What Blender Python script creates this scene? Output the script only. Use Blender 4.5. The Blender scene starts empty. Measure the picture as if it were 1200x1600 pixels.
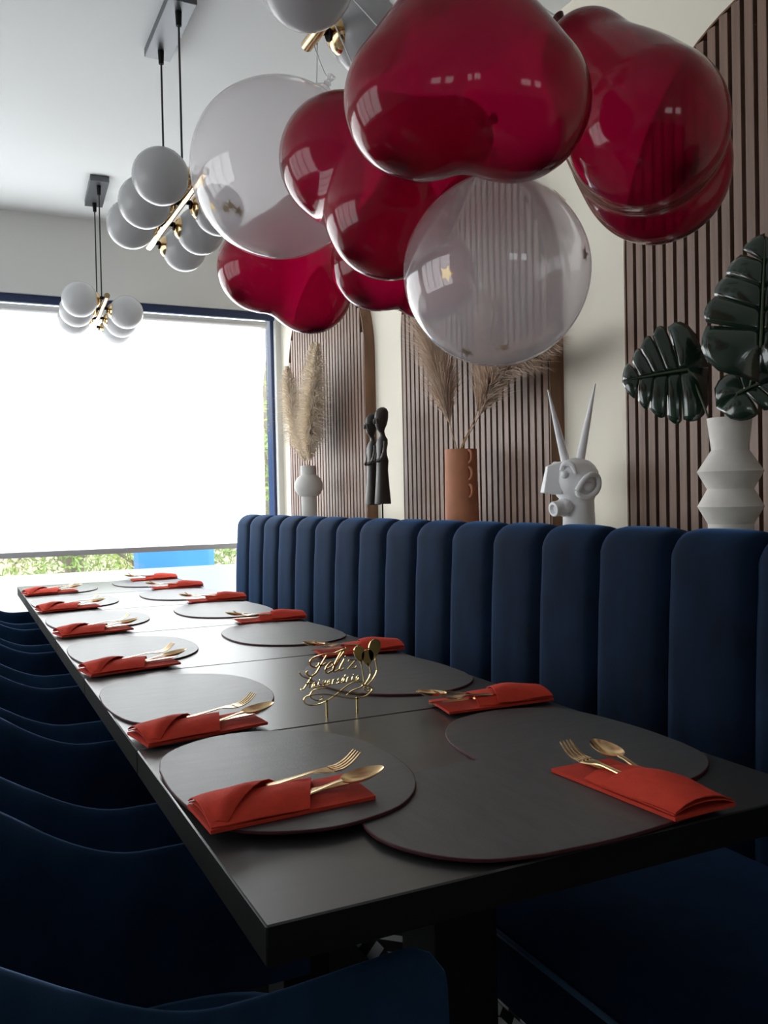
import bpy, bmesh, math, random
import numpy as np
from mathutils import Vector, Matrix
random.seed(7)
rng = np.random.default_rng(7)
C = bpy.context.scene.collection
SC = bpy.context.scene

# ------------------------------------------------------------------ camera
cam_d = bpy.data.cameras.new('camera'); cam = bpy.data.objects.new('camera', cam_d); C.objects.link(cam)
YAW, PITCH, ROLL = .4525, -.0178, .0204
fw = Vector((math.sin(YAW)*math.cos(PITCH), math.cos(YAW)*math.cos(PITCH), math.sin(PITCH)))
r0 = Vector((math.cos(YAW), -math.sin(YAW), 0)); d0 = fw.cross(r0)
cr = math.cos(ROLL)*r0 + math.sin(ROLL)*d0; cd = -math.sin(ROLL)*r0 + math.cos(ROLL)*d0
cam.matrix_world = Matrix(((cr.x, -cd.x, -fw.x, 0), (cr.y, -cd.y, -fw.y, 0), (cr.z, -cd.z, -fw.z, 1.18), (0, 0, 0, 1)))
cam_d.sensor_fit = 'VERTICAL'; cam_d.sensor_height = 36; cam_d.lens = 1370/1600*36
cam_d.clip_start = .05; cam_d.clip_end = 200
SC.camera = cam

# ------------------------------------------------------------------ world, light, exposure
SKY = 3.2
w = bpy.data.worlds.new('overcast_sky'); SC.world = w; w.use_nodes = True
bg = w.node_tree.nodes['Background']; bg.inputs[0].default_value = (.93, .97, 1, 1); bg.inputs[1].default_value = SKY
BLIND_GLOW, FILM_GLOW, SIDE_GLOW, REAR_GLOW = 2.35, 2.0, 1.6, 0.0
SC.view_settings.view_transform = 'Standard'; SC.view_settings.look = 'None'
SC.view_settings.exposure = .1; SC.view_settings.gamma = 1; SC.view_settings.use_curve_mapping = False
SC.cycles.use_denoising = True
SC.cycles.max_bounces = 14; SC.cycles.transparent_max_bounces = 24; SC.cycles.diffuse_bounces = 5
SC.cycles.sample_clamp_indirect = 6
SC.cycles.caustics_reflective = False; SC.cycles.caustics_refractive = False

# ------------------------------------------------------------------ materials
def mat(name, col, rough=.5, metal=0, vary=0, vscale=(8, 8, 8), bump=0, bscale=60, spec=.5, sheen=0, sheen_tint=(1, 1, 1), sheen_rough=.4, emit=None, coat=0, col2=None):
    m = bpy.data.materials.new(name); m.use_nodes = True
    nt = m.node_tree; N = nt.nodes; L = nt.links; b = N['Principled BSDF']
    b.inputs['Base Color'].default_value = (*col, 1); b.inputs['Roughness'].default_value = rough
    b.inputs['Metallic'].default_value = metal; b.inputs['Specular IOR Level'].default_value = spec
    b.inputs['Coat Weight'].default_value = coat
    if sheen:
        b.inputs['Sheen Weight'].default_value = sheen; b.inputs['Sheen Tint'].default_value = (*sheen_tint, 1); b.inputs['Sheen Roughness'].default_value = sheen_rough
    if vary or bump:
        tc = N.new('ShaderNodeTexCoord'); mp = N.new('ShaderNodeMapping'); mp.inputs['Scale'].default_value = vscale
        L.new(tc.outputs['Object'], mp.inputs[0])
    if vary:
        no = N.new('ShaderNodeTexNoise'); no.inputs['Scale'].default_value = 1; no.inputs['Detail'].default_value = 5
        L.new(mp.outputs[0], no.inputs['Vector'])
        rp = N.new('ShaderNodeValToRGB')
        c2 = col2 or tuple(c*(1+vary) for c in col)
        c1 = tuple(c*(1-vary) for c in col)
        rp.color_ramp.elements[0].position = .3; rp.color_ramp.elements[1].position = .7
        rp.color_ramp.elements[0].color = (*c1, 1); rp.color_ramp.elements[1].color = (*c2, 1)
        L.new(no.outputs[0], rp.inputs[0]); L.new(rp.outputs[0], b.inputs['Base Color'])
    if bump:
        n2 = N.new('ShaderNodeTexNoise'); n2.inputs['Scale'].default_value = bscale; n2.inputs['Detail'].default_value = 4
        L.new(tc.outputs['Object'], n2.inputs['Vector'])
        bp = N.new('ShaderNodeBump'); bp.inputs['Strength'].default_value = bump; bp.inputs['Distance'].default_value = .002
        L.new(n2.outputs[0], bp.inputs['Height']); L.new(bp.outputs[0], b.inputs['Normal'])
    if emit:
        b.inputs['Emission Color'].default_value = (*emit[0], 1); b.inputs['Emission Strength'].default_value = emit[1]
    return m

def mix_mat(name, parts):
    """parts: list of (shader type, dict inputs, weight) mixed one after another."""
    m = bpy.data.materials.new(name); m.use_nodes = True; nt = m.node_tree; N = nt.nodes; L = nt.links
    N.remove(N['Principled BSDF']); out = N['Material Output']; prev = None; tot = 0
    for typ, inp, wt in parts:
        s = N.new(typ)
        for k, v in inp.items(): s.inputs[k].default_value = v
        tot += wt
        if prev is None: prev = s.outputs[0]
        else:
            mx = N.new('ShaderNodeMixShader'); mx.inputs[0].default_value = wt/tot
            L.new(prev, mx.inputs[1]); L.new(s.outputs[0], mx.inputs[2]); prev = mx.outputs[0]
    L.new(prev, out.inputs[0])
    return m, prev

def gloss_over(m, prev, rough, ior=1.45, scale=1.0):
    """dielectric gloss on top of a translucent body."""
    N = m.node_tree.nodes; L = m.node_tree.links; out = N['Material Output']
    lw = N.new('ShaderNodeLayerWeight'); lw.inputs[0].default_value = .5
    pw_ = N.new('ShaderNodeMath'); pw_.operation = 'POWER'; pw_.inputs[1].default_value = 5; L.new(lw.outputs['Facing'], pw_.inputs[0])
    f0 = ((ior-1)/(ior+1))**2
    fr = N.new('ShaderNodeMath'); fr.operation = 'MULTIPLY_ADD'; fr.inputs[1].default_value = 1-f0; fr.inputs[2].default_value = f0; L.new(pw_.outputs[0], fr.inputs[0])
    gl = N.new('ShaderNodeBsdfGlossy'); gl.inputs['Roughness'].default_value = rough
    mx = N.new('ShaderNodeMixShader')
    if scale != 1:
        mu = N.new('ShaderNodeMath'); mu.operation = 'MULTIPLY'; mu.inputs[1].default_value = scale; mu.use_clamp = True
        L.new(fr.outputs[0], mu.inputs[0]); L.new(mu.outputs[0], mx.inputs[0])
    else: L.new(fr.outputs[0], mx.inputs[0])
    L.new(prev, mx.inputs[1]); L.new(gl.outputs[0], mx.inputs[2]); L.new(mx.outputs[0], out.inputs[0])

M = {}
M['ceiling'] = mat('ceiling_paint', (.74, .76, .77), .9, bump=.1, bscale=200)
M['wall_grey'] = mat('wall_grey_paint', (.64, .64, .62), .9, bump=.12, bscale=180)
M['wall_cream'] = mat('wall_cream_paint', (.83, .78, .67), .9, bump=.12, bscale=160)
M['navy'] = mat('navy_frame_paint', (.007, .018, .07), .4)
M['slat'] = mat('walnut_slat', (.215, .132, .098), .5, vary=.22, vscale=(60, 60, 2.2), bump=.08, bscale=120)
M['panel_edge'] = mat('walnut_edge', (.16, .075, .036), .5, vary=.3, vscale=(30, 30, 3))
M['panel_felt'] = mat('black_felt', (.012, .011, .011), .95)
M['ledge'] = mat('ledge_paint', (.55, .53, .49), .7)
M['velvet'] = mat('blue_velvet', (.0018, .0072, .0205), .8, vary=.45, vscale=(14, 14, 7), spec=.08, sheen=.36, sheen_tint=(.13, .36, .85), sheen_rough=.38, bump=.12, bscale=350)
M['chair_velvet'] = mat('navy_velvet', (.010, .033, .080), .8, vary=.25, vscale=(12, 12, 8), spec=.15, sheen=1.0, sheen_tint=(.22, .42, .80), sheen_rough=.4, bump=.12, bscale=350)
M['piping'] = mat('blue_piping', (.02, .06, .12), .6, sheen=.4, sheen_tint=(.3, .5, .9))
M['black_metal'] = mat('black_metal', (.005, .005, .006), .6, spec=.2)
M['table'] = mat('black_laminate', (.023, .023, .0235), .34, vary=.15, vscale=(3, 60, 60), bump=.02, bscale=300, spec=.85)
M['table_edge'] = mat('table_edge_band', (.008, .008, .008), .65, spec=.12)  # side faces coloured darker and duller than the top, shade put into the colour
M['mat'] = mat('grey_leatherette', (.044, .046, .050), .43, vary=.25, vscale=(14, 90, 90), bump=.12, bscale=260, spec=.75)
M['mat_edge'] = mat('dark_red_edge', (.06, .006, .010), .6)
M['napkin'] = mat('red_paper_napkin', (.62, .052, .028), .85, vary=.08, vscale=(60, 60, 60), bump=.3, bscale=500, spec=.2)
M['gold'] = mat('satin_gold', (.80, .56, .30), .27, 1)
M['brass'] = mat('polished_brass', (.72, .52, .27), .18, 1)
M['topper'] = mat('gold_mirror_acrylic', (.78, .58, .20), .16, 1)
M['foil'] = mat('gold_foil', (.62, .42, .12), .3, 1)
m, p = mix_mat('opal_glass', [('ShaderNodeBsdfDiffuse', {0: (.60, .60, .61, 1)}, .52), ('ShaderNodeBsdfTranslucent', {0: (.72, .72, .73, 1)}, .48)])
gloss_over(m, p, .22, 1.45); M['globe'] = m
M['cable'] = mat('black_cable', (.008, .008, .008), .6)
M['canopy'] = mat('dark_steel', (.10, .105, .115), .4, .6)
M['floor'] = mat('black_grout', (.01, .01, .011), .7)
M['vase_grey'] = mat('matt_grey_ceramic', (.60, .59, .57), .7, bump=.1, bscale=300)
M['terracotta'] = mat('terracotta_ceramic', (.43, .165, .085), .7, vary=.08, vscale=(20, 20, 20), bump=.1, bscale=300)
M['vase_cream'] = mat('cream_ceramic', (.68, .65, .60), .6, vary=.04, vscale=(40, 40, 40))
M['plaster'] = mat('white_plaster', (.86, .86, .87), .6, bump=.15, bscale=120)
M['dark_wood'] = mat('dark_carved_wood', (.028, .022, .020), .45, vary=.4, vscale=(50, 50, 12), bump=.2, bscale=150)
M['pampas'] = mat('pampas_cream', (.86, .76, .63), .9, vary=.15, vscale=(30, 30, 30), sheen=.3)
M['pampas2'] = mat('pampas_tan', (.64, .49, .38), .85, vary=.2, vscale=(30, 30, 30), sheen=.3)
M['straw'] = mat('straw_stem', (.36, .22, .09), .7)
M['leaf'] = mat('monstera_green', (.011, .030, .018), .2, vary=.3, vscale=(12, 12, 12), spec=.8, coat=.6)
M['stem'] = mat('green_stem', (.06, .085, .04), .5)
M['ribbon'] = mat('white_ribbon', (.8, .8, .82), .4)
M['alu'] = mat('grey_aluminium', (.62, .62, .63), .55, 0)
M['bark'] = mat('tree_bark', (.30, .25, .20), .9, vary=.3, vscale=(8, 8, 3))
M['foliage'] = mat('tree_leaf', (.34, .46, .14), .7, vary=.3, vscale=(3, 3, 3))
M['street'] = mat('pale_render', (.66, .52, .45), .9, vary=.1)
M['blue_paint'] = mat('blue_painted_wall', (.06, .26, .72), .5, vary=.12, vscale=(2, 2, 1))
M['pave'] = mat('pale_paving', (.55, .53, .50), .9, vary=.1)

# backlit blind: translucent cloth with added emission standing in for the daylight behind it
m, p = mix_mat('backlit_blind_cloth', [('ShaderNodeBsdfDiffuse', {0: (.8, .8, .8, 1)}, .5), ('ShaderNodeBsdfTranslucent', {0: (.9, .9, .9, 1)}, .5)])
ad = m.node_tree.nodes.new('ShaderNodeAddShader'); em = m.node_tree.nodes.new('ShaderNodeEmission')
em.inputs[0].default_value = (.96, .99, 1, 1); em.inputs[1].default_value = BLIND_GLOW
m.node_tree.links.new(p, ad.inputs[0]); m.node_tree.links.new(em.outputs[0], ad.inputs[1]); m.node_tree.links.new(ad.outputs[0], m.node_tree.nodes['Material Output'].inputs[0])
M['blind'] = m
def glow_copy(name, src, strength):
    k = src.copy(); k.name = name
    for n in k.node_tree.nodes:
        if n.type == 'EMISSION': n.inputs[1].default_value = strength
    return k
M['blind_side'] = glow_copy('side_blind_cloth', M['blind'], SIDE_GLOW)  # emissive copy of the cloth, added as a light source on the left
# frosted film: daylight scattered through it, what stands close behind shows blurred
m, p = mix_mat('frosted_film', [('ShaderNodeBsdfRefraction', {'Roughness': .55, 'IOR': 1.25, 'Color': (.95, .97, .97, 1)}, .16), ('ShaderNodeBsdfTranslucent', {0: (.94, .95, .95, 1)}, .67), ('ShaderNodeBsdfDiffuse', {0: (.8, .82, .82, 1)}, .1)])
M['film'] = m
m, p = mix_mat('window_glass', [('ShaderNodeBsdfTransparent', {0: (.93, .96, .95, 1)}, 1)])
gloss_over(m, p, 0, 1.5); M['glass'] = m
# balloons: thin latex skin, part clear, part scattering
def latex(name, clear, diff, trans, weights, rough, tips=None, gscale=1.0, ior=1.45):
    m, p = mix_mat(name, [('ShaderNodeBsdfTransparent', {0: (*clear, 1)}, weights[0]), ('ShaderNodeBsdfDiffuse', {0: (*diff, 1)}, weights[1]), ('ShaderNodeBsdfTranslucent', {0: (*trans, 1)}, weights[2])])
    if tips:
        N = m.node_tree.nodes; L = m.node_tree.links; a = N.new('ShaderNodeAttribute'); a.attribute_name = 'thickness'
        dk = N.new('ShaderNodeBsdfDiffuse'); dk.inputs[0].default_value = (.035, .002, .004, 1); mx = N.new('ShaderNodeMixShader')
        mu = N.new('ShaderNodeMath'); mu.operation = 'MULTIPLY'; mu.inputs[1].default_value = .75; L.new(a.outputs['Fac'], mu.inputs[0])
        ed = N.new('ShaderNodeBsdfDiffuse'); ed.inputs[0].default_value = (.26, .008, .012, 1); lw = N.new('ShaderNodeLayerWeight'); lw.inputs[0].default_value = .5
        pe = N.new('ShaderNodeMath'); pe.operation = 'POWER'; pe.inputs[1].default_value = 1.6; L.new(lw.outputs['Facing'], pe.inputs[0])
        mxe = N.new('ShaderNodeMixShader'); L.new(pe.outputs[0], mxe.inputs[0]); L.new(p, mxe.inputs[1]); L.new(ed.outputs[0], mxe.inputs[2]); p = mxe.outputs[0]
        L.new(mu.outputs[0], mx.inputs[0]); L.new(p, mx.inputs[1]); L.new(dk.outputs[0], mx.inputs[2]); p = mx.outputs[0]
    gloss_over(m, p, rough, ior, gscale)
    return m
M['red_latex'] = latex('red_latex', (.82, .06, .30), (.34, .012, .048), (.68, .015, .15), (.48, .26, .26), .09, tips=True, gscale=1.1)
M['red_latex_thick'] = mat('red_latex_thick', (.07, .002, .004), .35)
M['clear_latex'] = latex('clear_latex', (.97, .965, .97), (.86, .81, .84), (.86, .81, .84), (.62, .17, .21), .04, gscale=.8, ior=1.85)

# floor tile print: pale angular strokes on black
m = bpy.data.materials.new('tile_print'); m.use_nodes = True; N = m.node_tree.nodes; L = m.node_tree.links
tc = N.new('ShaderNodeTexCoord'); sp = N.new('ShaderNodeSeparateXYZ'); L.new(tc.outputs['Object'], sp.inputs[0])
def mth(op, a, b=None):
    n = N.new('ShaderNodeMath'); n.operation = op
    for i, v in enumerate((a, b)):
        if v is None: continue
        if isinstance(v, (int, float)): n.inputs[i].default_value = v
        else: L.new(v, n.inputs[i])
    return n.outputs[0]
ux, uy = sp.outputs[0], sp.outputs[1]
s1 = mth('LESS_THAN', mth('PINGPONG', mth('ADD', ux, uy), .045), .022)
s2 = mth('LESS_THAN', mth('PINGPONG', mth('SUBTRACT', ux, uy), .06), .022)
s3 = mth('GREATER_THAN', mth('PINGPONG', mth('ADD', uy, .02), .09), .05)
pat = mth('MAXIMUM', mth('MULTIPLY', s1, s3), mth('MULTIPLY', s2, mth('SUBTRACT', 1, s3)))
mx = N.new('ShaderNodeMix'); mx.data_type = 'RGBA'; L.new(pat, mx.inputs[0])
mx.inputs[6].default_value = (.015, .015, .016, 1); mx.inputs[7].default_value = (.66, .66, .66, 1)
L.new(mx.outputs[2], N['Principled BSDF'].inputs['Base Color']); N['Principled BSDF'].inputs['Roughness'].default_value = .45
M['tile'] = m

# ------------------------------------------------------------------ mesh helpers
class MB:
    def __init__(s): s.v = []; s.f = []
    def add(s, v, f):
        o = len(s.v); s.v += [tuple(map(float, p)) for p in v]; s.f += [tuple(i+o for i in q) for q in f]; return s
    def box(s, x0, x1, y0, y1, z0, z1):
        return s.add([(x0, y0, z0), (x1, y0, z0), (x1, y1, z0), (x0, y1, z0), (x0, y0, z1), (x1, y0, z1), (x1, y1, z1), (x0, y1, z1)],
                     [(0, 3, 2, 1), (4, 5, 6, 7), (0, 1, 5, 4), (1, 2, 6, 5), (2, 3, 7, 6), (3, 0, 4, 7)])
    def lathe(s, prof, n=40, c=(0, 0, 0), axis=None, caps=True):
        V = []
        for r, z in prof:
            for k in range(n):
                a = 2*math.pi*k/n; V.append(Vector((r*math.cos(a), r*math.sin(a), z)))
        if axis is not None:
            q = Vector((0, 0, 1)).rotation_difference(Vector(axis)); V = [q @ p for p in V]
        V = [p+Vector(c) for p in V]
        F = [(i*n+k, i*n+(k+1) % n, (i+1)*n+(k+1) % n, (i+1)*n+k) for i in range(len(prof)-1) for k in range(n)]
        if caps: F += [tuple(range(n-1, -1, -1)), tuple((len(prof)-1)*n+k for k in range(n))]
        return s.add(V, F)
    def tube(s, pts, r, n=8, flat=1.0, up=(0, 0, 1), caps=True):
        P = [Vector(p) for p in pts]; R = r if isinstance(r, (list, tuple)) else [r]*len(P)
        V = []; last = None
        for i, p in enumerate(P):
            t = (P[min(i+1, len(P)-1)]-P[max(i-1, 0)]).normalized()
            if last is None:
                u = Vector(up)
                if abs(t.dot(u)) > .95: u = Vector((1, 0, 0))
            else: u = last
            u = (u-t*u.dot(t)).normalized(); last = u; b = t.cross(u)
            for k in range(n):
                a = 2*math.pi*(k+.5)/n; V.append(p+(b*math.cos(a)+u*math.sin(a)*flat)*R[i])
        F = [(i*n+k, i*n+(k+1) % n, (i+1)*n+(k+1) % n, (i+1)*n+k) for i in range(len(P)-1) for k in range(n)]
        if caps: F += [tuple(range(n-1, -1, -1)), tuple((len(P)-1)*n+k for k in range(n))]
        return s.add(V, F)
    def grid(s, G, closed_u=False, closed_v=False):
        nu, nv = len(G), len(G[0]); V = [p for row in G for p in row]; F = []
        for i in range(nu if closed_u else nu-1):
            for j in range(nv if closed_v else nv-1):
                F.append((i*nv+j, ((i+1) % nu)*nv+j, ((i+1) % nu)*nv+(j+1) % nv, i*nv+(j+1) % nv))
        return s.add(V, F)
    def sphere(s, c, r, nu=24, nv=14, sc=(1, 1, 1)):
        prof = [(max(1e-4, math.sin(math.pi*i/nv)), -math.cos(math.pi*i/nv)) for i in range(nv+1)]
        o = len(s.v); s.lathe(prof, nu, caps=False)
        for i in range(o, len(s.v)): s.v[i] = tuple(c[k]+r*sc[k]*s.v[i][k] for k in range(3))
        return s
    def xf(s, mtx):
        s.v = [tuple(mtx @ Vector(p)) for p in s.v]; return s
    def build(s, name, m, parent=None, smooth=True, loc=(0, 0, 0), angle=40, bevel=0, seg=2):
        me = bpy.data.meshes.new(name); me.from_pydata(s.v, [], s.f); me.update()
        bm = bmesh.new(); bm.from_mesh(me)
        bmesh.ops.recalc_face_normals(bm, faces=bm.faces)
        if bevel:
            es = [e for e in bm.edges if len(e.link_faces) == 2 and e.calc_face_angle(0) > .5]
            bmesh.ops.bevel(bm, geom=es, offset=bevel, segments=seg, affect='EDGES', profile=.7)
        bm.to_mesh(me); bm.free()
        o = bpy.data.objects.new(name, me); C.objects.link(o); o.location = loc
        if m is not None: me.materials.append(m)
        if smooth:
            me.shade_smooth()
            if angle: me.set_sharp_from_angle(angle=math.radians(angle))
        if parent is not None: o.parent = parent
        return o

def spline(pts, n=6):
    """Catmull-Rom through the points."""
    P = [Vector(p) for p in pts]; Q = [2*P[0]-P[1]]+P+[2*P[-1]-P[-2]]; out = []
    for i in range(1, len(Q)-2):
        for k in range(n):
            t = k/n; a, b, c, d = Q[i-1], Q[i], Q[i+1], Q[i+2]
            out.append(.5*((2*b)+(c-a)*t+(2*a-5*b+4*c-d)*t*t+(3*b-a-3*c+d)*t**3))
    out.append(P[-1]); return out

def thing(name, label, cat, loc=(0, 0, 0), rotz=0, group=None):
    o = bpy.data.objects.new(name, None); C.objects.link(o); o.location = loc; o.rotation_euler = (0, 0, rotz)
    o.empty_display_size = .05
    o['label'] = label; o['category'] = cat
    if group: o['group'] = group
    return o
def tag(o, label, cat, group=None):
    o['label'] = label; o['category'] = cat
    if group: o['group'] = group
    return o
def struct(o): o['kind'] = 'structure'; return o
def dup(root, loc, rotz=0, label=None, group=None):
    r = root.copy(); C.objects.link(r); r.location = loc; r.rotation_euler = (0, 0, rotz)
    if label: r['label'] = label
    if group: r['group'] = group
    for ch in list(root.children):
        c = ch.copy(); C.objects.link(c); c.parent = r
        for g in list(ch.children):
            d = g.copy(); C.objects.link(d); d.parent = c
    return r

# ------------------------------------------------------------------ room shell
X0, X1, Y0, Y1, ZC = -3.2, 1.84, -5.5, 5.2, 2.78
fl = struct(MB().box(X0, X1, Y0, Y1, -.10, -.004).build('floor', M['floor'], smooth=False))
tile_me = None
for i in range(12):
    for j in range(16):
        x, y = -.60+i*.2, .5+j*.2
        if tile_me is None:
            t = MB().box(-.098, .098, -.098, .098, -.004, .002).build('tile', M['tile'], fl, smooth=False, bevel=.001, seg=1); tile_me = t.data
        else:
            t = bpy.data.objects.new('tile', tile_me); C.objects.link(t); t.parent = fl
        t.location = (x, y, 0); t.rotation_euler = (0, 0, math.pi/2*random.randrange(4))
struct(MB().box(X0-.1, X1+.1, Y0-.1, Y1+.2, ZC, ZC+.1).build('ceiling', M['ceiling'], smooth=False))
struct(MB().box(X1, X1+.12, Y0, Y1, 0, ZC).build('wall_right', M['wall_cream'], smooth=False))
# back wall: window opening reaches the floor; the wall is above it and a sliver by the corner
WT, WL, WR = 2.335, -2.6, 1.805
wb = MB().box(X0, X1+.12, Y1, Y1+.2, WT, ZC).box(X0, WL, Y1, Y1+.2, 0, WT).box(WR, X1+.12, Y1, Y1+.2, 0, WT).build('wall_back', M['wall_grey'], smooth=False); struct(wb)
# left wall with a wide shop window, rear wall with two small windows, unseen and invented for the room light
LY0, LY1 = 1.0, 4.9
struct(MB().box(X0-.15, X0, Y0, LY0, 0, ZC).box(X0-.15, X0, LY1, Y1+.2, 0, ZC).box(X0-.15, X0, LY0, LY1, 2.35, ZC).box(X0-.15, X0, LY0, LY1, 0, .3).build('wall_left', M['wall_grey'], smooth=False))
RW = [(-1.5, -.3, 1.35, 2.25), (.2, 1.0, 1.35, 2.25)]
wr = MB(); xs = [X0]+[v for q in RW for v in q[:2]]+[X1]
for a, b in zip(xs[0::2], xs[1::2]): wr.box(a, b, Y0-.15, Y0, 0, ZC)
for a, b, z0, z1 in RW: wr.box(a, b, Y0-.15, Y0, 0, z0).box(a, b, Y0-.15, Y0, z1, ZC)
struct(wr.build('wall_rear', M['wall_grey'], smooth=False))
def window(name, x0, x1, z0, z1, y, ft, mull=()):
    e = bpy.data.objects.new(name, None); C.objects.link(e); struct(e)
    b = MB().box(x0, x1, y-.05, y+.05, z1-ft, z1).box(x0, x1, y-.05, y+.05, z0, z0+ft).box(x0, x0+ft, y-.05, y+.05, z0+ft, z1-ft).box(x1-ft, x1, y-.05, y+.05, z0+ft, z1-ft)
    for q in mull: b.box(q-ft/2, q+ft/2, y-.05, y+.05, z0+ft, z1-ft)
    b.build('window_frame', M['navy'], e, smooth=False, bevel=.004, seg=1)
    return e
win = window('window_1', WL, WR, 0, WT, Y1+.09, .022, (-.75,))
MB().box(WL, WR, Y1+.02, Y1+.05, WT-.045, WT+.005).build('head_rail', M['navy'], win, smooth=False)
MB().box(WL+.03, -.765, Y1+.085, Y1+.095, .03, WT-.03).build('glass_pane', M['glass'], win, smooth=False)
MB().box(-.735, WR-.03, Y1+.085, Y1+.095, .03, WT-.03).build('glass_pane', M['glass'], win, smooth=False)
fm = MB().add([(WL+.03, Y1+.080, .03), (-.765, Y1+.080, .03), (-.765, Y1+.080, .782), (WL+.03, Y1+.080, .782)], [(0, 1, 2, 3)]).add([(-.735, Y1+.080, .03), (WR-.03, Y1+.080, .03), (WR-.03, Y1+.080, .782), (-.735, Y1+.080, .782)], [(0, 1, 2, 3)])
fm.build('frosted_film', M['film'], win, smooth=False)
w2 = bpy.data.objects.new('window_2', None); C.objects.link(w2); struct(w2)  # unseen side window, invented to light the room from the left
b = MB()
for k in range(5):
    y = LY0+(LY1-LY0)*k/4; b.box(X0-.1, X0-.04, max(LY0, y-.03), min(LY1, y+.03), .3, 2.35)
b.build('window_frame', M['navy'], w2, smooth=False)
MB().add([(X0-.11, LY0, .3), (X0-.11, LY1, .3), (X0-.11, LY1, 2.35), (X0-.11, LY0, 2.35)], [(0, 1, 2, 3)]).build('window_shade', M['blind_side'], w2, smooth=False)  # glowing sheet added to fill the room with side light
for k, (a, b_, z0, z1) in enumerate(RW):
    e = window('window_%d' % (k+3), a, b_, z0, z1, Y0-.08, .04, ((a+b_)/2,))
    MB().box(a+.04, (a+b_)/2-.02, Y0-.085, Y0-.08, z0+.04, z1-.04).build('glass_pane', M['glass'], e, smooth=False)
    MB().box((a+b_)/2+.02, b_-.04, Y0-.085, Y0-.08, z0+.04, z1-.04).build('glass_pane', M['glass'], e, smooth=False)
# roller blind
bl = thing('roller_blind', 'wide white backlit roller blind drawn down over the window', 'blind', (0, Y1-.02, 0))
MB().box(-2.55, 1.705, -.002, .002, .915, 2.248).build('blind_cloth', M['blind'], bl, smooth=False)
MB().box(-2.55, 1.705, -.012, .012, .884, .916).build('bottom_bar', M['alu'], bl, smooth=False, bevel=.003, seg=1)
MB().lathe([(.022, -2.57), (.022, 1.74)], 16, axis=(1, 0, 0), c=(0, .005, 2.248)).build('roller_tube', M['alu'], bl)

# ------------------------------------------------------------------ outside, close behind the glass
struct(MB().box(-14, 14, 5.5, 30, -.5, -.35).build('ground', M['pave'], smooth=False))
struct(MB().box(-12, 12, 15, 15.4, -.4, 2.0).build('trim_boundary_wall', M['street'], smooth=False))
tag(MB().box(1.18, 1.745, 6.55, 6.75, -.36, 1.7).build('blue_wall', M['blue_paint'], smooth=False, bevel=.01), 'bright blue painted wall outside the window, behind the bench end', 'wall')
def tree(x, y, h, seed, label):
    r = random.Random(seed); t = thing('tree', label, 'tree', (x, y, -.36), 0, 'trees outside the window')
    pts = [(0, 0, 0), (.05, 0, h*.3), (-.03, .04, h*.6), (.08, 0, h)]
    MB().tube(spline(pts, 4), [.12-.07*i/12 for i in range(13)], 8).build('trunk', M['bark'], t)
    lv = MB()
    for k in range(7):
        a = r.uniform(0, 6.28); z = r.uniform(.22, .75)*h; l = r.uniform(.7, 1.4)
        e = (math.cos(a)*l, math.sin(a)*l, z+r.uniform(-.1, .6))
        MB().tube(spline([(0, 0, z), (e[0]*.5, e[1]*.5, z+.25), e], 4), [.035-.003*i for i in range(9)], 6).build('branch', M['bark'], t)
        for q in range(700):
            s = r.uniform(.15, 1.05); p = Vector((e[0]*s+r.gauss(0, .28), e[1]*s+r.gauss(0, .28), z+(e[2]-z)*s+r.gauss(0, .25)))
            u = Vector((r.gauss(0, 1), r.gauss(0, 1), r.gauss(0, 1))).normalized(); v = u.orthogonal().normalized()
            lv.add([p-u*.034, p+v*.012, p+u*.034, p-v*.012], [(0, 1, 2, 3)])
    o = lv.build('foliage', M['foliage'], t, smooth=False); o['kind'] = 'stuff'
for k, (x, y, h, lab) in enumerate([(.15, 9.2, 3.2, 'leafy green tree outside, seen under the blind left of the others'), (1.05, 9.8, 3.4, 'green tree outside, seen under the blind beside the grey trunks'),
                                    (1.75, 8.9, 3.0, 'green tree outside, seen just left of the blue wall'), (2.75, 8.2, 3.2, 'tree outside, showing at the right edge of the blind')]):
    tree(x, y, h, 20+k, lab)

# ------------------------------------------------------------------ slatted arched panels on the right wall
def slat_panel(yc, label):
    t = thing('slatted_wall_panel', label, 'wall panel', (X1, yc, .0), 0, None)
    hw, zs, x_b, x_f, z0 = .54, 1.88, -.032, -.056, 1.03
    A = [(-hw, z0)]+[(-hw*math.cos(a), zs+hw*math.sin(a)) for a in np.linspace(0, math.pi, 41)]+[(hw, z0)]
    n = len(A); V = [(0, y, z) for y, z in A]+[(x_b, y, z) for y, z in A]
    MB().add(V, [tuple(range(n)), tuple(range(2*n-1, n-1, -1))]).build('felt_backing', M['panel_felt'], t, smooth=False)
    # curved edge band
    B = [(y*1.0, z) for y, z in A]; G = []
    for y, z in B:
        nrm = Vector((y, max(0, z-zs))).normalized() if z > zs else Vector((1 if y > 0 else -1, 0))
        y2, z2 = y-nrm.x*.006, z-nrm.y*.006
        G.append([(0, y, z), (x_f, y, z), (x_f, y2, z2), (0, y2, z2)])
    MB().grid(G, closed_v=True).build('edge_band', M['panel_edge'], t)
    ns = 27; pitch = (2*hw-.012)/ns
    for k in range(ns):
        y = -hw+.006+pitch*(k+.5); yy = abs(y)+pitch*.32
        top = zs+math.sqrt(max(0, (hw-.004)**2-yy*yy))
        MB().box(x_f, x_b+.001, y-pitch*.33, y+pitch*.33, z0+.002, top).build('slat', M['slat'], t, smooth=False)
slat_panel(4.39, 'arched wooden slat panel behind the pampas grass nearest the window')
slat_panel(2.925, 'arched wooden slat panel behind the terracotta vase')
slat_panel(1.48, 'arched wooden slat panel behind the monstera leaves and zigzag vase')

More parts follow.
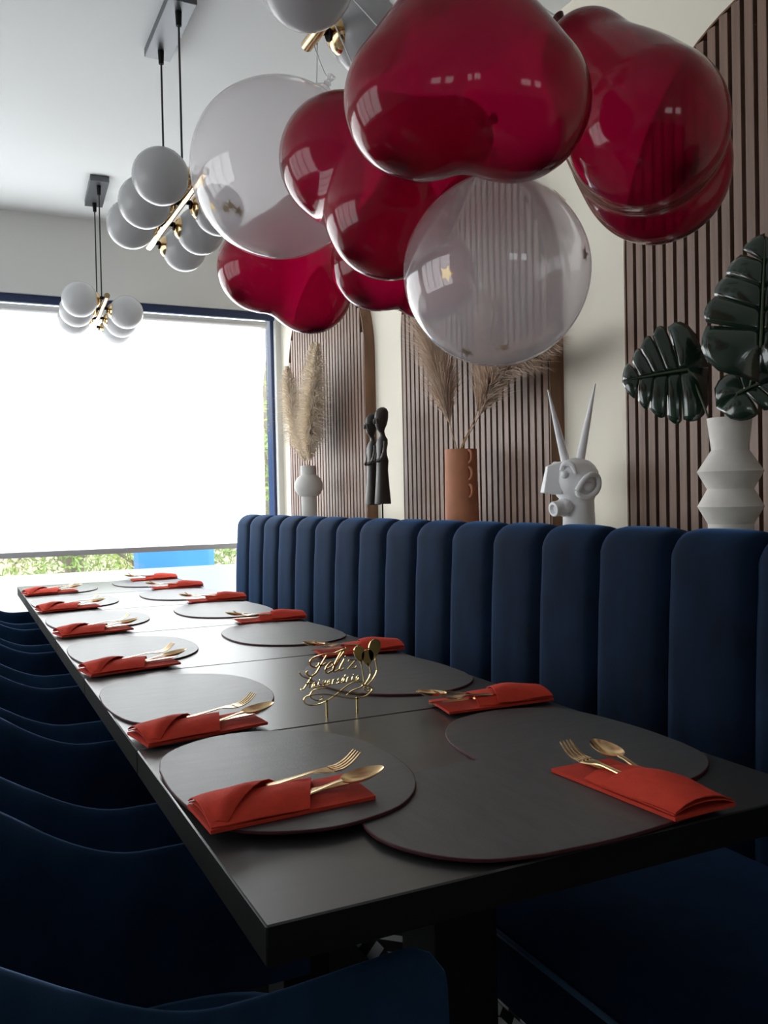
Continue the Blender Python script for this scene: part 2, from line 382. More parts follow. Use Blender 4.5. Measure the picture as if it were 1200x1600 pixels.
# ledge behind the banquette
struct(MB().box(1.50, X1, .1, 4.80, 0, 1.03).build('trim_1', M['ledge'], smooth=False))

# ------------------------------------------------------------------ banquette
bq = thing('banquette_bench', 'long blue velvet banquette with vertical channels along the slatted wall', 'bench', (0, 0, 0))
pw = .238; y = 4.812
prof = [(1.385, .44), (1.388, .60), (1.392, .75), (1.398, .90), (1.404, .99)]
for a in np.linspace(180, 0, 13)[1:]:
    prof.append((1.404+.074+.074*math.cos(math.radians(a)), 1.016+.080*math.sin(math.radians(a))))
prof[4] = (1.4035, .97)

PV = [Vector((p[0], p[1])) for p in prof]; NR = []
for i in range(len(PV)):
    t = (PV[min(i+1, len(PV)-1)]-PV[max(i-1, 0)]).normalized(); NR.append(Vector((-t.y, t.x)))
k = 0
while y > .25:
    G = []
    for j in range(13):
        t = -1+2*j/12; bul = .013*(1-abs(t)**4.5)-.013-.010*max(0, (abs(t)-.9)/.1)**2
        yy = y-pw/2+t*(pw/2-.0008)
        G.append([(p.x+n.x*bul, yy, p.y+n.y*bul) for p, n in zip(PV, NR)])
    mb = MB().grid(G)
    for row in (G[0], G[-1]): mb.add(row, [tuple(range(len(row)))])
    mb.build('backrest_channel', M['velvet'], bq, angle=60)
    y -= pw; k += 1
MB().box(1.43, 1.50, .25, 4.80, .03, 1.03).build('backrest_board', M['black_metal'], bq, smooth=False)
MB().box(.795, 1.395, .25, 4.80, .325, .452).build('seat', M['velvet'], bq, bevel=.018, seg=3)
MB().tube([(.795, .25, .446), (.795, 4.80, .446)], .005, 8).build('seat_piping', M['piping'], bq)
for yy in (.6, 1.55, 2.6, 3.6, 4.6):
    for xx in (.95, 1.32):
        MB().lathe([(.02, 0), (.025, .33)], 12, c=(xx, yy, 0)).build('leg', M['black_metal'], bq)

# ------------------------------------------------------------------ dining tables
TX0, TX1, TZ = .268, 1.09, .75
ys = [.84, 1.549, 2.245, 2.938, 3.63, 4.29, 4.92]
nth = ['first', 'second', 'third', 'fourth', 'fifth', 'sixth']
for k in range(6):
    a, b = ys[k], ys[k+1]; yc = (a+b)/2
    t = thing('dining_table', 'black square dining table, %s of the row from the near end' % nth[k], 'table', (.679, yc, 0), 0)
    MB().box(TX0-.679, TX1-.679, a-yc+.0022, b-yc-.0022, TZ-.044, TZ).build('tabletop', M['table'], t, bevel=.002, seg=1)
    tt = t.children[0].data; tt.materials.append(M['table_edge'])
    for pl_ in tt.polygons: pl_.material_index = 0 if pl_.normal.z > .5 else 1
    MB().box(-.055, .055, -.055, .055, .02, TZ-.05).build('pedestal', M['black_metal'], t, smooth=False, bevel=.004)
    MB().box(-.22, .22, -.22, .22, 0, .02).build('foot_plate', M['black_metal'], t, smooth=False, bevel=.005)
    MB().box(-.16, .16, -.16, .16, TZ-.052, TZ-.0442).build('mounting_plate', M['black_metal'], t, smooth=False)

# ------------------------------------------------------------------ tub chairs
def chair_shell():
    hwid, xb, xt = .228, -.20, .50
    path = []
    for x in np.linspace(xt, .06, 24): path.append((x, -hwid))
    for a in np.linspace(-90, -270, 37)[1:-1]: path.append((.06+.26*math.cos(math.radians(a)), hwid*math.sin(math.radians(a))))
    for x in np.linspace(.06, xt, 24): path.append((x, hwid))
    G = []
    n = len(path)
    for i, (x, y) in enumerate(path):
        t = Vector(path[min(i+1, n-1)])-Vector(path[max(i-1, 0)]); t.normalize(); nx, ny = -t.y, t.x     # left normal
        if nx*(.1-x)+ny*(0-y) > 0: nx, ny = -nx, -ny    # outward
        s = max(0, min(1, (.24-x)/.42)); s = s*s*(3-2*s)
        h = .652+.20*s+.012*max(0, (x-.30)/.2)
        tip = 1 if x < .44 else max(.25, math.sqrt(max(0, 1-((x-.44)/.063)**2)))
        th = .030*(.75+.25*tip)
        h -= .06*(1-tip)
        row = []
        lean = .07*s
        def P(o, z): 
            f = lean*(z-.40)/.4
            return (x+nx*(o+f), y+ny*(o+f)*(.35 if s < .3 else .6), z)
        row += [P(.018, .40), P(.026, .48), P(.030, h-.05)]
        for a in np.linspace(0, 180, 9): row.append(P(th*math.cos(math.radians(a)), h-.028+.028*math.sin(math.radians(a))))
        row += [P(-.030, h-.06), P(-.028, .46), P(-.02, .40)]
        G.append(row)
    mb = MB().grid(G, closed_v=True)
    for row in (G[0], G[-1]): mb.add(row, [tuple(range(len(row)))])
    return mb
def make_chair(label, loc):
    t = thing('tub_chair', label, 'chair', loc, 0)
    chair_shell().build('shell', M['chair_velvet'], t, angle=60)
    V = []
    G = []
    for r_, z in [(.001, .452), (.5, .451), (.85, .446), (.96, .438), (1, .42), (1, .39), (.97, .375), (.001, .375)]:
        G.append([(.15+.30*r_*math.copysign(abs(math.cos(a))**.6, math.cos(a)), .19*r_*math.copysign(abs(math.sin(a))**.6, math.sin(a)), z) for a in np.linspace(0, 2*math.pi, 33)[:-1]])
    MB().grid(G, closed_v=True).build('seat_cushion', M['chair_velvet'], t, angle=60)
    for sx, sy in ((.38, .15), (.38, -.15), (-.06, .14), (-.06, -.14)):
        MB().tube([(sx*.85+.02, sy*.85, .39), (sx*1.08, sy*1.15, 0)], [.016, .010], 10).build('leg', M['black_metal'], t)
    return t
ch = make_chair('dark blue velvet tub chair closest to the near table end', (.0, 1.12, 0))
wd = ['', 'second', 'third', 'fourth', 'fifth', 'last']
for k in range(1, 6):
    dup(ch, (random.uniform(-.012, .008), 1.12+.655*k+random.uniform(-.008, .008), 0), random.uniform(-.02, .02),
        'dark blue velvet tub chair, %s along the table from the near end' % wd[k] if k < 5 else 'dark blue velvet tub chair at the far end, closest to the window')

# ------------------------------------------------------------------ place mats
MATC = [(0.27, 2.005), (0.287, 2.07), (0.325, 2.117), (0.38, 2.148), (0.435, 2.155), (0.496, 2.140), (0.557, 2.10), (0.599, 2.042), (0.618, 1.952), (0.615, 1.85), (0.598, 1.782), (0.566, 1.726), (0.522, 1.685), (0.462, 1.664), (0.414, 1.66), (0.37, 1.67), (0.329, 1.69), (0.295, 1.724), (0.275, 1.79), (0.265, 1.9)]
mc = spline([(x-.442, y-1.91, 0) for x, y in MATC]+[(MATC[0][0]-.442, MATC[0][1]-1.91, 0)], 4)[:-1]
def make_mat():
    n = len(mc); top = [(p.x, p.y, .0042) for p in mc]; bot = [(p.x, p.y, .0002) for p in mc]
    a = MB().add([(x*.994, y*.994, .0045) for x, y, z in top], [tuple(range(n))])
    b = MB(); G = [bot, [(x*1.002, y*1.002, .0022) for x, y, z in top], top, [(x*.994, y*.994, .0045) for x, y, z in top]]
    b.grid(G, closed_v=True)
    return a, b
a, b = make_mat()
mats = [('L', .442, 1.272, 0), ('L', .442, 1.916, 0), ('L', .447, 2.60, .0), ('L', .450, 3.33, 0), ('L', .446, 3.985, 0), ('L', .446, 4.62, 0),
        ('R', .918, 1.205, math.pi), ('R', .912, 1.90, math.pi), ('R', .912, 2.64, math.pi), ('R', .914, 3.335, math.pi), ('R', .905, 4.00, math.pi), ('R', .89, 4.68, math.pi), ('H', .700, 1.008, math.pi/2)]
m0 = None; cnt = {'L': 0, 'R': 0, 'H': 0}
for s, x, y, rz in mats:
    cnt[s] += 1; i = cnt[s]
    lab = {'L': 'grey rounded placemat on the chair side, %s place from the near end' % nth[min(i, 6)-1], 'R': 'grey rounded placemat on the bench side, %s place from the near end' % nth[min(i, 6)-1],
           'H': 'dark rounded placemat at the head of the table, overlapped by its neighbour'}[s]
    z = TZ+.0003
    if s == 'R' and i == 1: z = TZ+.0003
    if s == 'H': z = TZ+.0050
    if s == 'L' and i == 1: z = TZ+.0098
    if m0 is None:
        m0 = thing('placemat', lab, 'placemat', (x, y, z), rz, 'placemats')
        b.build('stitched_edge', M['mat_edge'], m0); a.build('leather_top', M['mat'], m0, smooth=False)
    else: dup(m0, (x, y, z), rz, lab)

# ------------------------------------------------------------------ napkins and cutlery
def napkin_parts(t, long_flap):
    # local +X is the open end, +Y the fork side
    def layer(quad, z0, bul, nu=9, nv=7, th=.0016, fold=0):
        A, B, Cc, D = [Vector(q) for q in quad]     # closed far(+y), closed near(-y), open near, open far
        up, lo = [], []
        for i in range(nu):
            u = i/(nu-1); r1, r2 = [], []
            for j in range(nv):
                v = j/(nv-1); p = A.lerp(D, u).lerp(B.lerp(Cc, u), v)
                z = z0+bul*math.sin(math.pi*min(1, max(0, v)))**.7*(.35+.65*math.sin(math.pi*(.08+.62*u)))+fold*math.sin(u*7+v*4)
                r1.append((p.x, p.y, z)); r2.append((p.x, p.y, max(.0004, z-th)))
            up.append(r1); lo.append(r2)
        mb = MB().grid(up).grid(lo)
        for e1, e2 in ((up[0], lo[0]), (up[-1], lo[-1]), ([r[0] for r in up], [r[0] for r in lo]), ([r[-1] for r in up], [r[-1] for r in lo])): mb.grid([e1, e2])
        return mb
    layer([(-.122, .053), (-.122, -.055), (.112, -.048), (.118, .062)], .0052, .0012, th=.0048).build('back_layer', M['napkin'], t, angle=35)
    layer([(-.120, .053), (-.121, -.054), (.013, -.052) if long_flap else (.030, -.052), (.060, .056) if long_flap else (.050, .056)], .0085, .016, fold=.0006).build('pocket_layer', M['napkin'], t, angle=35)
    layer([(-.1215, .052), (-.1205, -.040) if long_flap else (-.1205, -.052), (-.098, -.050) if long_flap else (-.020, -.051), (.008, .060)], .0115, .0215, fold=.0012).build('folded_flap', M['napkin'], t, angle=35)
def fork(loc, rz, pitch, lab, src):
    if src is not None:
        o = dup(src, loc, 0, lab); o.rotation_euler = (0, pitch, rz); return o
    t = thing('dinner_fork', lab, 'fork', loc, 0, 'gold forks'); t.rotation_euler = (0, pitch, rz)
    # handle from x=-.10, tine tips at x=.10
    G = []
    for x, w_, z in [(-.10, .005, .0), (-.095, .0085, 0), (-.05, .0075, .001), (0, .0042, .003), (.022, .0036, .004), (.032, .006, .0035), (.042, .0118, .0022), (.052, .0128, .001), (.058, .0128, .0008)]:
        G.append([(x, -w_, z), (x, 0, z-.0006), (x, w_, z), (x, w_*.9, z+.0018), (x, 0, z+.0014), (x, -w_*.9, z+.0018)])
    mb = MB().grid(G, closed_v=True); mb.add(G[0], [tuple(range(6))]); mb.add(G[-1], [tuple(range(6))])
    mb.build('handle', M['gold'], t, angle=50)
    tm = MB()
    for k in range(4):
        y0 = -.0106+.00707*k
        pts = [(.056, y0, .0016), (.070, y0, .002), (.085, y0*.98, .0075), (.100, y0*.95, .018)]
        g = [[(x, y-w2, z), (x, y+w2, z), (x, y+w2, z+.0018), (x, y-w2, z+.0018)] for (x, y, z), w2 in zip(spline(pts, 3), [.0024, .0024, .0023, .0022, .0021, .002, .0018, .0016, .0013, .0008])]
        q = MB().grid(g, closed_v=True); q.add(g[-1], [(0, 1, 2, 3)]); q.build('tine', M['gold'], t, angle=50)
    return t
def spoon(loc, rz, pitch, lab, src):
    if src is not None:
        o = dup(src, loc, 0, lab); o.rotation_euler = (0, pitch, rz); return o
    t = thing('table_spoon', lab, 'spoon', loc, 0, 'gold spoons'); t.rotation_euler = (0, pitch, rz)
    G = []
    for x, w_, z in [(-.10, .005, .0), (-.095, .0085, 0), (-.05, .0075, .001), (0, .0042, .0035), (.025, .0034, .0055), (.038, .0046, .0055)]:
        G.append([(x, -w_, z), (x, 0, z-.0006), (x, w_, z), (x, w_*.9, z+.0018), (x, 0, z+.0014), (x, -w_*.9, z+.0018)])
    mb = MB().grid(G, closed_v=True); mb.add(G[0], [tuple(range(6))]); mb.add(G[-1], [tuple(range(6))]); mb.build('handle', M['gold'], t, angle=50)
    up, lo = [], []
    for r_ in np.linspace(0, 1, 7):
        d = -.0085*(1-r_**2.2)
        cu = [(.070+r_*(.034*math.cos(a)), r_*(.0205-.003*math.cos(a))*math.sin(a), .0075+d+.0012*r_*math.cos(a)) for a in np.linspace(0, 2*math.pi, 29)[:-1]]
        up.append(cu); lo.append([(x, y, z-.0012) for x, y, z in cu])
    MB().grid(up, closed_v=True).grid(lo, closed_v=True).grid([up[-1], lo[-1]], closed_v=True).build('bowl', M['gold'], t, angle=60)
    return t
def knife(loc, rz, pitch, lab, src):
    if src is not None:
        o = dup(src, loc, 0, lab); o.rotation_euler = (0, pitch, rz); return o
    t = thing('table_knife', lab, 'knife', loc, 0, 'gold knives'); t.rotation_euler = (0, pitch, rz)
    def bar(L_):
        G = [[(x, -w_, 0), (x, w_, 0), (x, w_*.8, h), (x, -w_*.8, h)] for x, w_, h in L_]
        mb = MB().grid(G, closed_v=True); mb.add(G[0], [(0, 1, 2, 3)]); mb.add(G[-1], [(0, 1, 2, 3)]); return mb
    bar([(-.10, .006, .003), (-.09, .0085, .004), (-.02, .0065, .004), (.0, .006, .0036)]).build('handle', M['gold'], t, angle=50)
    G = [[(x, a, .0), (x, b_, .0), (x, b_, .0014), (x, a, .0018)] for x, a, b_ in [(0, -.006, .006), (.02, -.0085, .006), (.06, -.0095, .0065), (.085, -.009, .006), (.098, -.0055, .0045), (.103, -.001, .002)]]
    mb = MB().grid(G, closed_v=True); mb.add(G[-1], [(0, 1, 2, 3)]); mb.build('blade', M['gold'], t, angle=50)
    return t
places = [('L', .392, 1.128, 0.03), ('L', .396, 1.605, .16), ('L', .392, 2.300, .17), ('L', .396, 3.000, .17), ('L', .396, 3.718, .17), ('L', .390, 4.425, .17),
          ('R', .968, 1.520, math.pi-.08), ('R', .985, 2.215, math.pi-.06), ('R', .978, 2.955, math.pi-.02), ('R', .976, 3.665, math.pi), ('R', .955, 4.31, math.pi), ('R', .945, 4.83, math.pi), ('H', .858, .958, math.pi/2+.02)]
src = [None]*4; nap = {}; cnt = {'L': 0, 'R': 0, 'H': 0}
for s, x, y, rz in places:
    cnt[s] += 1; i = cnt[s]
    where = {'L': 'on the chair side, %s place from the near end' % nth[i-1], 'R': 'on the bench side, %s place from the near end' % nth[i-1], 'H': 'at the head of the table'}[s]
    z = TZ+.0006
    if s == 'L' and i == 1: z = TZ+.0146
    elif s == 'H': z = TZ+.0098
    else: z = TZ+.0050
    kind = s == 'L'
    if kind not in nap:
        n0 = thing('paper_napkin', 'red napkin pocket ' + where, 'napkin', (x, y, z), rz, 'folded red napkins'); napkin_parts(n0, kind); nap[kind] = n0
    else: dup(nap[kind], (x, y, z), rz, 'red napkin pocket ' + where)
    cs, sn = math.cos(rz), math.sin(rz)
    def put(lx, ly, lz): return (x+lx*cs-ly*sn, y+lx*sn+ly*cs, z+lz)
    pu = {'L': .026, 'R': .014, 'H': .034}[s]
    fo = fork(put(.052-pu, .028, .0205), rz+.08, -.045, 'gold fork in the napkin ' + where, src[1])
    so = spoon(put(.066-pu*1.1, -.022, .0150), rz+(-.08 if s == 'H' else .05), -.10, 'gold spoon in the napkin ' + where, src[2])
    ko = knife(put(.048-pu, .003, .0095), rz+.05, -.02, 'gold knife between fork and spoon ' + where, src[3])
    src[1], src[2], src[3] = src[1] or fo, src[2] or so, src[3] or ko

# ------------------------------------------------------------------ cake topper
TP = {
'F bar':[(0.6237,0.8584),(0.6202,0.8525),(0.6124,0.8512),(0.6048,0.8562),(0.6050,0.8644),(0.6128,0.8698),(0.6251,0.8728),(0.6385,0.8744),(0.6543,0.8741),(0.6668,0.8776),(0.6771,0.8798),(0.6897,0.8786)],
'F stem':[(0.6396,0.8724),(0.6321,0.8617),(0.6234,0.8491),(0.6154,0.8385),(0.6054,0.8344),(0.5978,0.8383),(0.5968,0.8431),(0.6001,0.8448)],
'F cross':[(0.6215,0.8548),(0.6300,0.8536),(0.6378,0.8566)],
'e':[(0.6367,0.8445),(0.6492,0.8495),(0.6521,0.8550),(0.6477,0.8575),(0.6385,0.8496),(0.6355,0.8415),(0.6399,0.8369),(0.6512,0.8409)],
'l':[(0.6512,0.8404),(0.6676,0.8644),(0.6764,0.8756),(0.6713,0.8764),(0.6572,0.8550),(0.6524,0.8429),(0.6551,0.8379),(0.6643,0.8416)],
'i':[(0.6767,0.8603),(0.6678,0.8465),(0.6671,0.8393),(0.6751,0.8421)],
'z':[(0.6850,0.8545),(0.6872,0.8574),(0.7015,0.8570),(0.6838,0.8408),(0.6985,0.8400),(0.7025,0.8440)],
'i dot':[(0.6785,0.8649),(0.6796,0.8662)],
'A':[(0.5815,0.8447),(0.5879,0.8360),(0.6025,0.8297)],
'A left':[(0.5840,0.8117),(0.5889,0.8107),(0.5957,0.8184),(0.6067,0.8327)],
'A right':[(0.6067,0.8327),(0.6040,0.8237),(0.6013,0.8124)],
'A bar':[(0.5941,0.8217),(0.6089,0.8208)],
'swash':[(0.7142,0.8114),(0.6951,0.8127),(0.6777,0.8060),(0.6569,0.7926),(0.6364,0.7825),(0.6162,0.7779),(0.5997,0.7792),(0.5900,0.7866),(0.5935,0.7955),(0.6101,0.7981),(0.6334,0.7962),(0.6568,0.7903),(0.6806,0.7835),(0.7013,0.7802),(0.7223,0.7833),(0.7348,0.7931),(0.7315,0.7999),(0.7158,0.8048)],
'swash2':[(0.6257,0.7919),(0.6281,0.7874),(0.6197,0.7853),(0.6066,0.7908),(0.6035,0.7989),(0.6103,0.8067),(0.6253,0.8081),(0.6403,0.8079),(0.6571,0.8012),(0.6774,0.7949),(0.6980,0.7902),(0.7137,0.7899)],
'swash3':[(0.6790,0.7884),(0.6912,0.7965),(0.7122,0.8021),(0.7150,0.8113)],
'bow':[(0.7156,0.7993),(0.7200,0.8004),(0.7235,0.7968),(0.7279,0.7979),(0.7295,0.7929),(0.7233,0.7912),(0.7199,0.7940),(0.7165,0.7976)],
's1':[(0.7115,0.8524),(0.7152,0.8299),(0.7175,0.8101)],
's2':[(0.7295,0.8446),(0.7325,0.8281),(0.7280,0.8166),(0.7193,0.8056)],
's3':[(0.7438,0.8517),(0.7462,0.8309),(0.7373,0.8147),(0.7253,0.8037)]}
tp = thing('cake_topper', 'gold lettered birthday topper with small balloons standing between the places', 'cake topper', (.66, 1.583, TZ+.001))
def ribbon(mb, pts, wd_=.0011, dep=.0016):
    P = [Vector((p[0]-.66, p[1]-TZ)) for p in pts]; G = []
    for i, p in enumerate(P):
        t = (P[min(i+1, len(P)-1)]-P[max(i-1, 0)]).normalized(); n = Vector((-t.y, t.x))*wd_
        G.append([(p.x+n.x, -dep, p.y+n.y), (p.x-n.x, -dep, p.y-n.y), (p.x-n.x, dep, p.y-n.y), (p.x+n.x, dep, p.y+n.y)])
    mb.grid(G, closed_v=True); mb.add(G[0], [(0, 1, 2, 3)]); mb.add(G[-1], [(0, 1, 2, 3)])
def sp2(pts, n=5): return [(p.x, p.y) for p in spline([(a, b_, 0) for a, b_ in pts], n)] if len(pts) > 2 else pts
wd1 = MB()
for k in ('F bar', 'F stem', 'F cross', 'e', 'l', 'i', 'i dot'): ribbon(wd1, sp2(TP[k]), .0015)
ribbon(wd1, TP['z'], .0015)
wd1.build('word_feliz', M['topper'], tp, smooth=False)
wd2 = MB()
for k in ('A', 'A left', 'A right', 'A bar'): ribbon(wd2, sp2(TP[k]), .0011)
# small italic letters, unit box with slant, joined along the base line
LET = {'n': [[(0, 0), (.1, .9)], [(.08, .6), (.35, .95), (.5, .75), (.45, .1), (.7, .1)]], 'i': [[(.2, .9), (.15, .15), (.5, .15)], [(.25, 1.25), (.3, 1.35)]], 'v': [[(0, .85), (.2, .95), (.3, .05), (.65, .95)]],
       'e': [[(.05, .45), (.5, .6), (.4, .95), (.1, .7), (.1, .2), (.35, 0), (.7, .25)]], 'r': [[(.1, 0), (.15, .9)], [(.15, .6), (.35, .95), (.6, .85)]], 's': [[(.55, .85), (.3, .95), (.15, .7), (.5, .35), (.35, .02), (.05, .12)]],
       'a': [[(.55, .8), (.25, .95), (.05, .4), (.2, .02), (.5, .4), (.58, .9)], [(.58, .9), (.5, .2), (.75, .12)], [(.4, 1.2), (.6, 1.55)]], 'o': [[(.35, .95), (.08, .6), (.15, .1), (.4, .02), (.6, .5), (.35, .95)]]}
base0, base1 = Vector((.6074, .8124)), Vector((.7100, .8165))
for k, c in enumerate('niversario'):
    o_ = base0.lerp(base1, k/10); Wd, Hh = .0092, .0095
    for st in LET[c]:
        if c == 'a' and st[0] == (.4, 1.2) and k < 6: continue
        ribbon(wd2, sp2([(o_.x+Wd*px+Hh*py*.28, o_.y+Hh*py) for px, py in st], 3), .0009)
ribbon(wd2, [base0, base1], .0006)
wd2.build('word_aniversario', M['topper'], tp, smooth=False)
fb = MB()
for k in ('swash', 'swash2', 'swash3', 'bow'): ribbon(fb, sp2(TP[k]), .0010)
fb.build('flourish', M['topper'], tp, smooth=False)
for (cx, cz, rx, rz_, tl) in [(.7085, .8690, .0108, .0158, .22), (.7262, .8598, .0128, .0152, 0), (.7410, .8745, .0125, .0205, -.30)]:
    pts = []
    for a in np.linspace(0, 2*math.pi, 29)[:-1]:
        px, pz = rx*math.sin(a)*(1+.22*math.cos(a)), rz_*(math.cos(a)-.12*max(0, -math.cos(a))**6)
        pts.append((px*math.cos(tl)+pz*math.sin(tl)*-1+cx-.66, -px*math.sin(tl)*-1+pz*math.cos(tl)+cz-TZ))
    n = len(pts); dy = .0016
    V = [(p[0], -dy, p[1]) for p in pts]+[(p[0], dy, p[1]) for p in pts]
    MB().add(V, [tuple(range(n)), tuple(range(2*n-1, n-1, -1))]+[(i, (i+1) % n, n+(i+1) % n, n+i) for i in range(n)]).build('balloon_shape', M['topper'], tp, smooth=False)
sb = MB()
for kx, kz in ((.7115, .8527), (.7266, .8440), (.7440, .8540)):
    ribbon(sb, [(kx-.0022, kz-.002), (kx+.0022, kz-.002)], .0012)
    ribbon(sb, [(kx, kz-.001), (kx, kz+.004)], .0012)
for k in ('s1', 's2', 's3'): ribbon(sb, sp2(TP[k]), .0009)
sb.build('balloon_strings', M['topper'], tp, smooth=False)
for lx, top in ((-.0230, .7835), (.0417, .7812)):
    MB().box(lx-.0018, lx+.0018, -.0016, .0016, 0, top-TZ+.002).build('leg', M['topper'], tp, smooth=False)

# ------------------------------------------------------------------ pendant lamps
def make_lamp(label, x, yc, rz=0, zr=2.145, roll=0):
    t = thing('globe_pendant_lamp', label, 'pendant lamp', (x, yc, ZC), rz, None); dz = zr-ZC
    MB().box(-.045, .045, -.20, .20, -.03, 0).build('ceiling_canopy', M['canopy'], t, smooth=False, bevel=.003)
    for sy in (-.135, .135):
        MB().lathe([(.009, -.075), (.011, -.03)], 12, c=(0, sy, 0)).build('cable_grip', M['black_metal'], t)
        MB().tube([(0, sy, -.05), (0, sy, dz+.012)], .0035, 8).build('cable', M['cable'], t)
        MB().lathe([(.006, 0), (.006, .05)], 10, c=(0, sy, dz+.01)).build('cable_socket', M['black_metal'], t)
    MB().tube([(0, -.42, dz), (0, .42, dz)], .013, 20).build('rod', M['brass'], t)
    for sx, offs in ((-1, (-.36, -.115, .13)), (1, (-.13, .115, .36))):
        for oy in offs:
            dv = Vector((sx*math.cos(roll), 0, sx*math.sin(roll))); ct = Vector((0, oy, dz))
            MB().tube([ct+dv*.005, ct+dv*.034], .008, 12).build('arm', M['black_metal'], t)
            MB().sphere(ct+dv*.118+Vector((0, 0, -.012)), .083, 36, 20).build('globe_shade', M['globe'], t, angle=0)
            MB().lathe([(.012, 0), (.026, .004), (.034, .012), (.040, .022)], 24, axis=dv, c=ct+dv*.026+Vector((0, 0, -.010))).build('cup', M['brass'], t)
            MB().lathe([(.013, 0), (.013, .006)], 20, axis=dv, c=ct+dv*.022+Vector((0, 0, -.008))).build('ring', M['black_metal'], t)
    return t
make_lamp('brass rod pendant lamp with white globes, above the red balloons', .68, 1.30, 0, 2.122, .28)
make_lamp('brass rod pendant lamp with white globes, beside the large clear balloon', .68, 2.97)
make_lamp('brass rod pendant lamp with white globes, hanging closest to the window', .68, 4.68, -.06)

# ------------------------------------------------------------------ balloons
def ico(sub):
    bm = bmesh.new(); bmesh.ops.create_icosphere(bm, subdivisions=sub, radius=1)
    D = np.array([v.co[:] for v in bm.verts]); F = [tuple(v.index for v in f.verts) for f in bm.faces]; bm.free(); return D, F
D6, F6 = ico(6)
def heart_verts():
    # lobes at -Z, knot at +Z; signed distance of two round cones, star-shaped about the origin
    T = np.array([0, 0, .60]); r1 = .25
    Ls = [np.array([-.27, 0, -.13]), np.array([.27, 0, -.13])]; r2 = .425
    def rcone(p, a, b, ra, rb):
        ba = b-a; l2 = ba@ba; rr = ra-rb; a2 = l2-rr*rr; il2 = 1/l2
        pa = p-a; y = pa@ba; z = y-l2; x2 = ((pa*l2-np.outer(y, ba))**2).sum(1)
        y2 = y*y*l2; z2 = z*z*l2; k = np.sign(rr)*rr*rr*x2
        o = (np.sqrt(x2*a2*il2)+y*rr)*il2-ra
        o = np.where(np.sign(z)*a2*z2 > k, np.sqrt(x2+z2)*il2-rb, o)
        o = np.where(np.sign(y)*a2*y2 < k, np.sqrt(x2+y2)*il2-ra, o)
        return o
    def sdf(p):
        d = [rcone(p, T, l, r1, r2) for l in Ls]
        k = .09; h = np.clip(.5+.5*(d[1]-d[0])/k, 0, 1); m = d[1]*(1-h)+d[0]*h-k*h*(1-h)
        mid = np.linalg.norm((p-np.array([0, 0, .02]))/np.array([1, .95, 1]), axis=1)-.40      # fuller middle
        k = .22; h = np.clip(.5+.5*(mid-m)/k, 0, 1); return mid*(1-h)+m*h-k*h*(1-h)
    lo = np.full(len(D6), .02); hi = np.full(len(D6), 1.6)
    for _ in range(26):
        md = (lo+hi)/2; s = sdf(D6*md[:, None]); ins = s < 0; lo = np.where(ins, md, lo); hi = np.where(ins, hi, md)
    return D6*lo[:, None]
HV = heart_verts()
BAL = {'A':((0.590,1.661,1.834),),
'B':((0.632,1.282,1.696),(0.382,-0.513,-0.769),(-0.854,0.123,-0.506)),
'C':((0.588,0.948,1.697),(0.921,-0.390,-0.012),(-0.104,-0.215,-0.971)),
'D':((0.962,1.046,1.730),(0.745,0.660,-0.092),(0.275,-0.430,-0.860)),
'E':((0.720,1.974,1.724),(0.942,0.015,-0.334),(-0.319,-0.261,-0.911)),
'F':((0.848,1.622,1.678),(0.993,-0.051,-0.108),(-0.116,-0.192,-0.975)),
'G':((0.744,1.124,1.518),)}
RODZ = 2.145
def string_to(t, c, knot, end):
    k = Vector(knot)-Vector(c); e = Vector(end)-Vector(c); md = (k+e)/2+Vector((.012, .01, -.02))
    MB().tube(spline([k, md, e], 8), .0014, 6).build('ribbon_string', M['ribbon'], t)
def heart(key, label, sc, end, dx=1, dy=1):
    c, lat, bis = BAL[key]; X = Vector(lat).normalized(); Z = -Vector(bis).normalized(); Yv = Z.cross(X)
    R3 = np.array([X[:], Yv[:], Z[:]]).T
    t = thing('heart_balloon', label, 'balloon', c, 0, None)
    V = (HV*np.array([dx, dy, 1])*sc) @ R3.T
    o = MB().add(V.tolist(), F6).build('balloon_skin', M['red_latex'], t, angle=0)
    # the latex is thicker, so darker, at the two lobe tips and the neck
    at_ = o.data.attributes.new('thickness', 'FLOAT', 'POINT'); th = np.zeros(len(D6))
    for dr, r_ in ((np.array([-.62, 0, -.78]), .13), (np.array([.62, 0, -.78]), .13), (np.array([0, 0, 1]), .22)):
        i = int(np.argmax(D6 @ (dr/np.linalg.norm(dr)))); dd = np.linalg.norm(HV-HV[i], axis=1); th = np.maximum(th, np.exp(-(dd/r_)**2)+.8*np.exp(-(dd/.035)**2))
    at_.data.foreach_set('value', np.clip(th, 0, 1).astype(np.float32))
    kp = Vector((0, 0, float(HV[int(np.argmax(D6[:, 2])), 2])*sc))
    K = Matrix((X, Yv, Z)).transposed() @ kp
    MB().lathe([(.006, -.004), (.010, .004), (.005, .010), (.009, .018), (.010, .021), (.004, .020)], 18, axis=Z, c=K).build('knot', M['red_latex_thick'], t)
    string_to(t, c, Vector(c)+K+Z*.012, end)
    return t
LT = Vector((.68, 1.45, RODZ))
heart('C', 'big red heart balloon in front of the others, hanging lobes down', .222, (.68, 1.12, RODZ-.013))
heart('B', 'red heart balloon hanging sideways, between the clear one and the big one', .244, (.68, 1.52, RODZ-.013))
heart('D', 'red heart balloon by the slatted panel above the monstera leaves', .268, (.80, 1.17, RODZ-.09))
heart('E', 'red heart balloon hanging lowest beside the window', .238, (.68, 1.66, RODZ-.013))
heart('F', 'red heart balloon half hidden behind the lower clear balloon', .225, (.68, 1.60, RODZ-.013))
D5, F5 = ico(5)
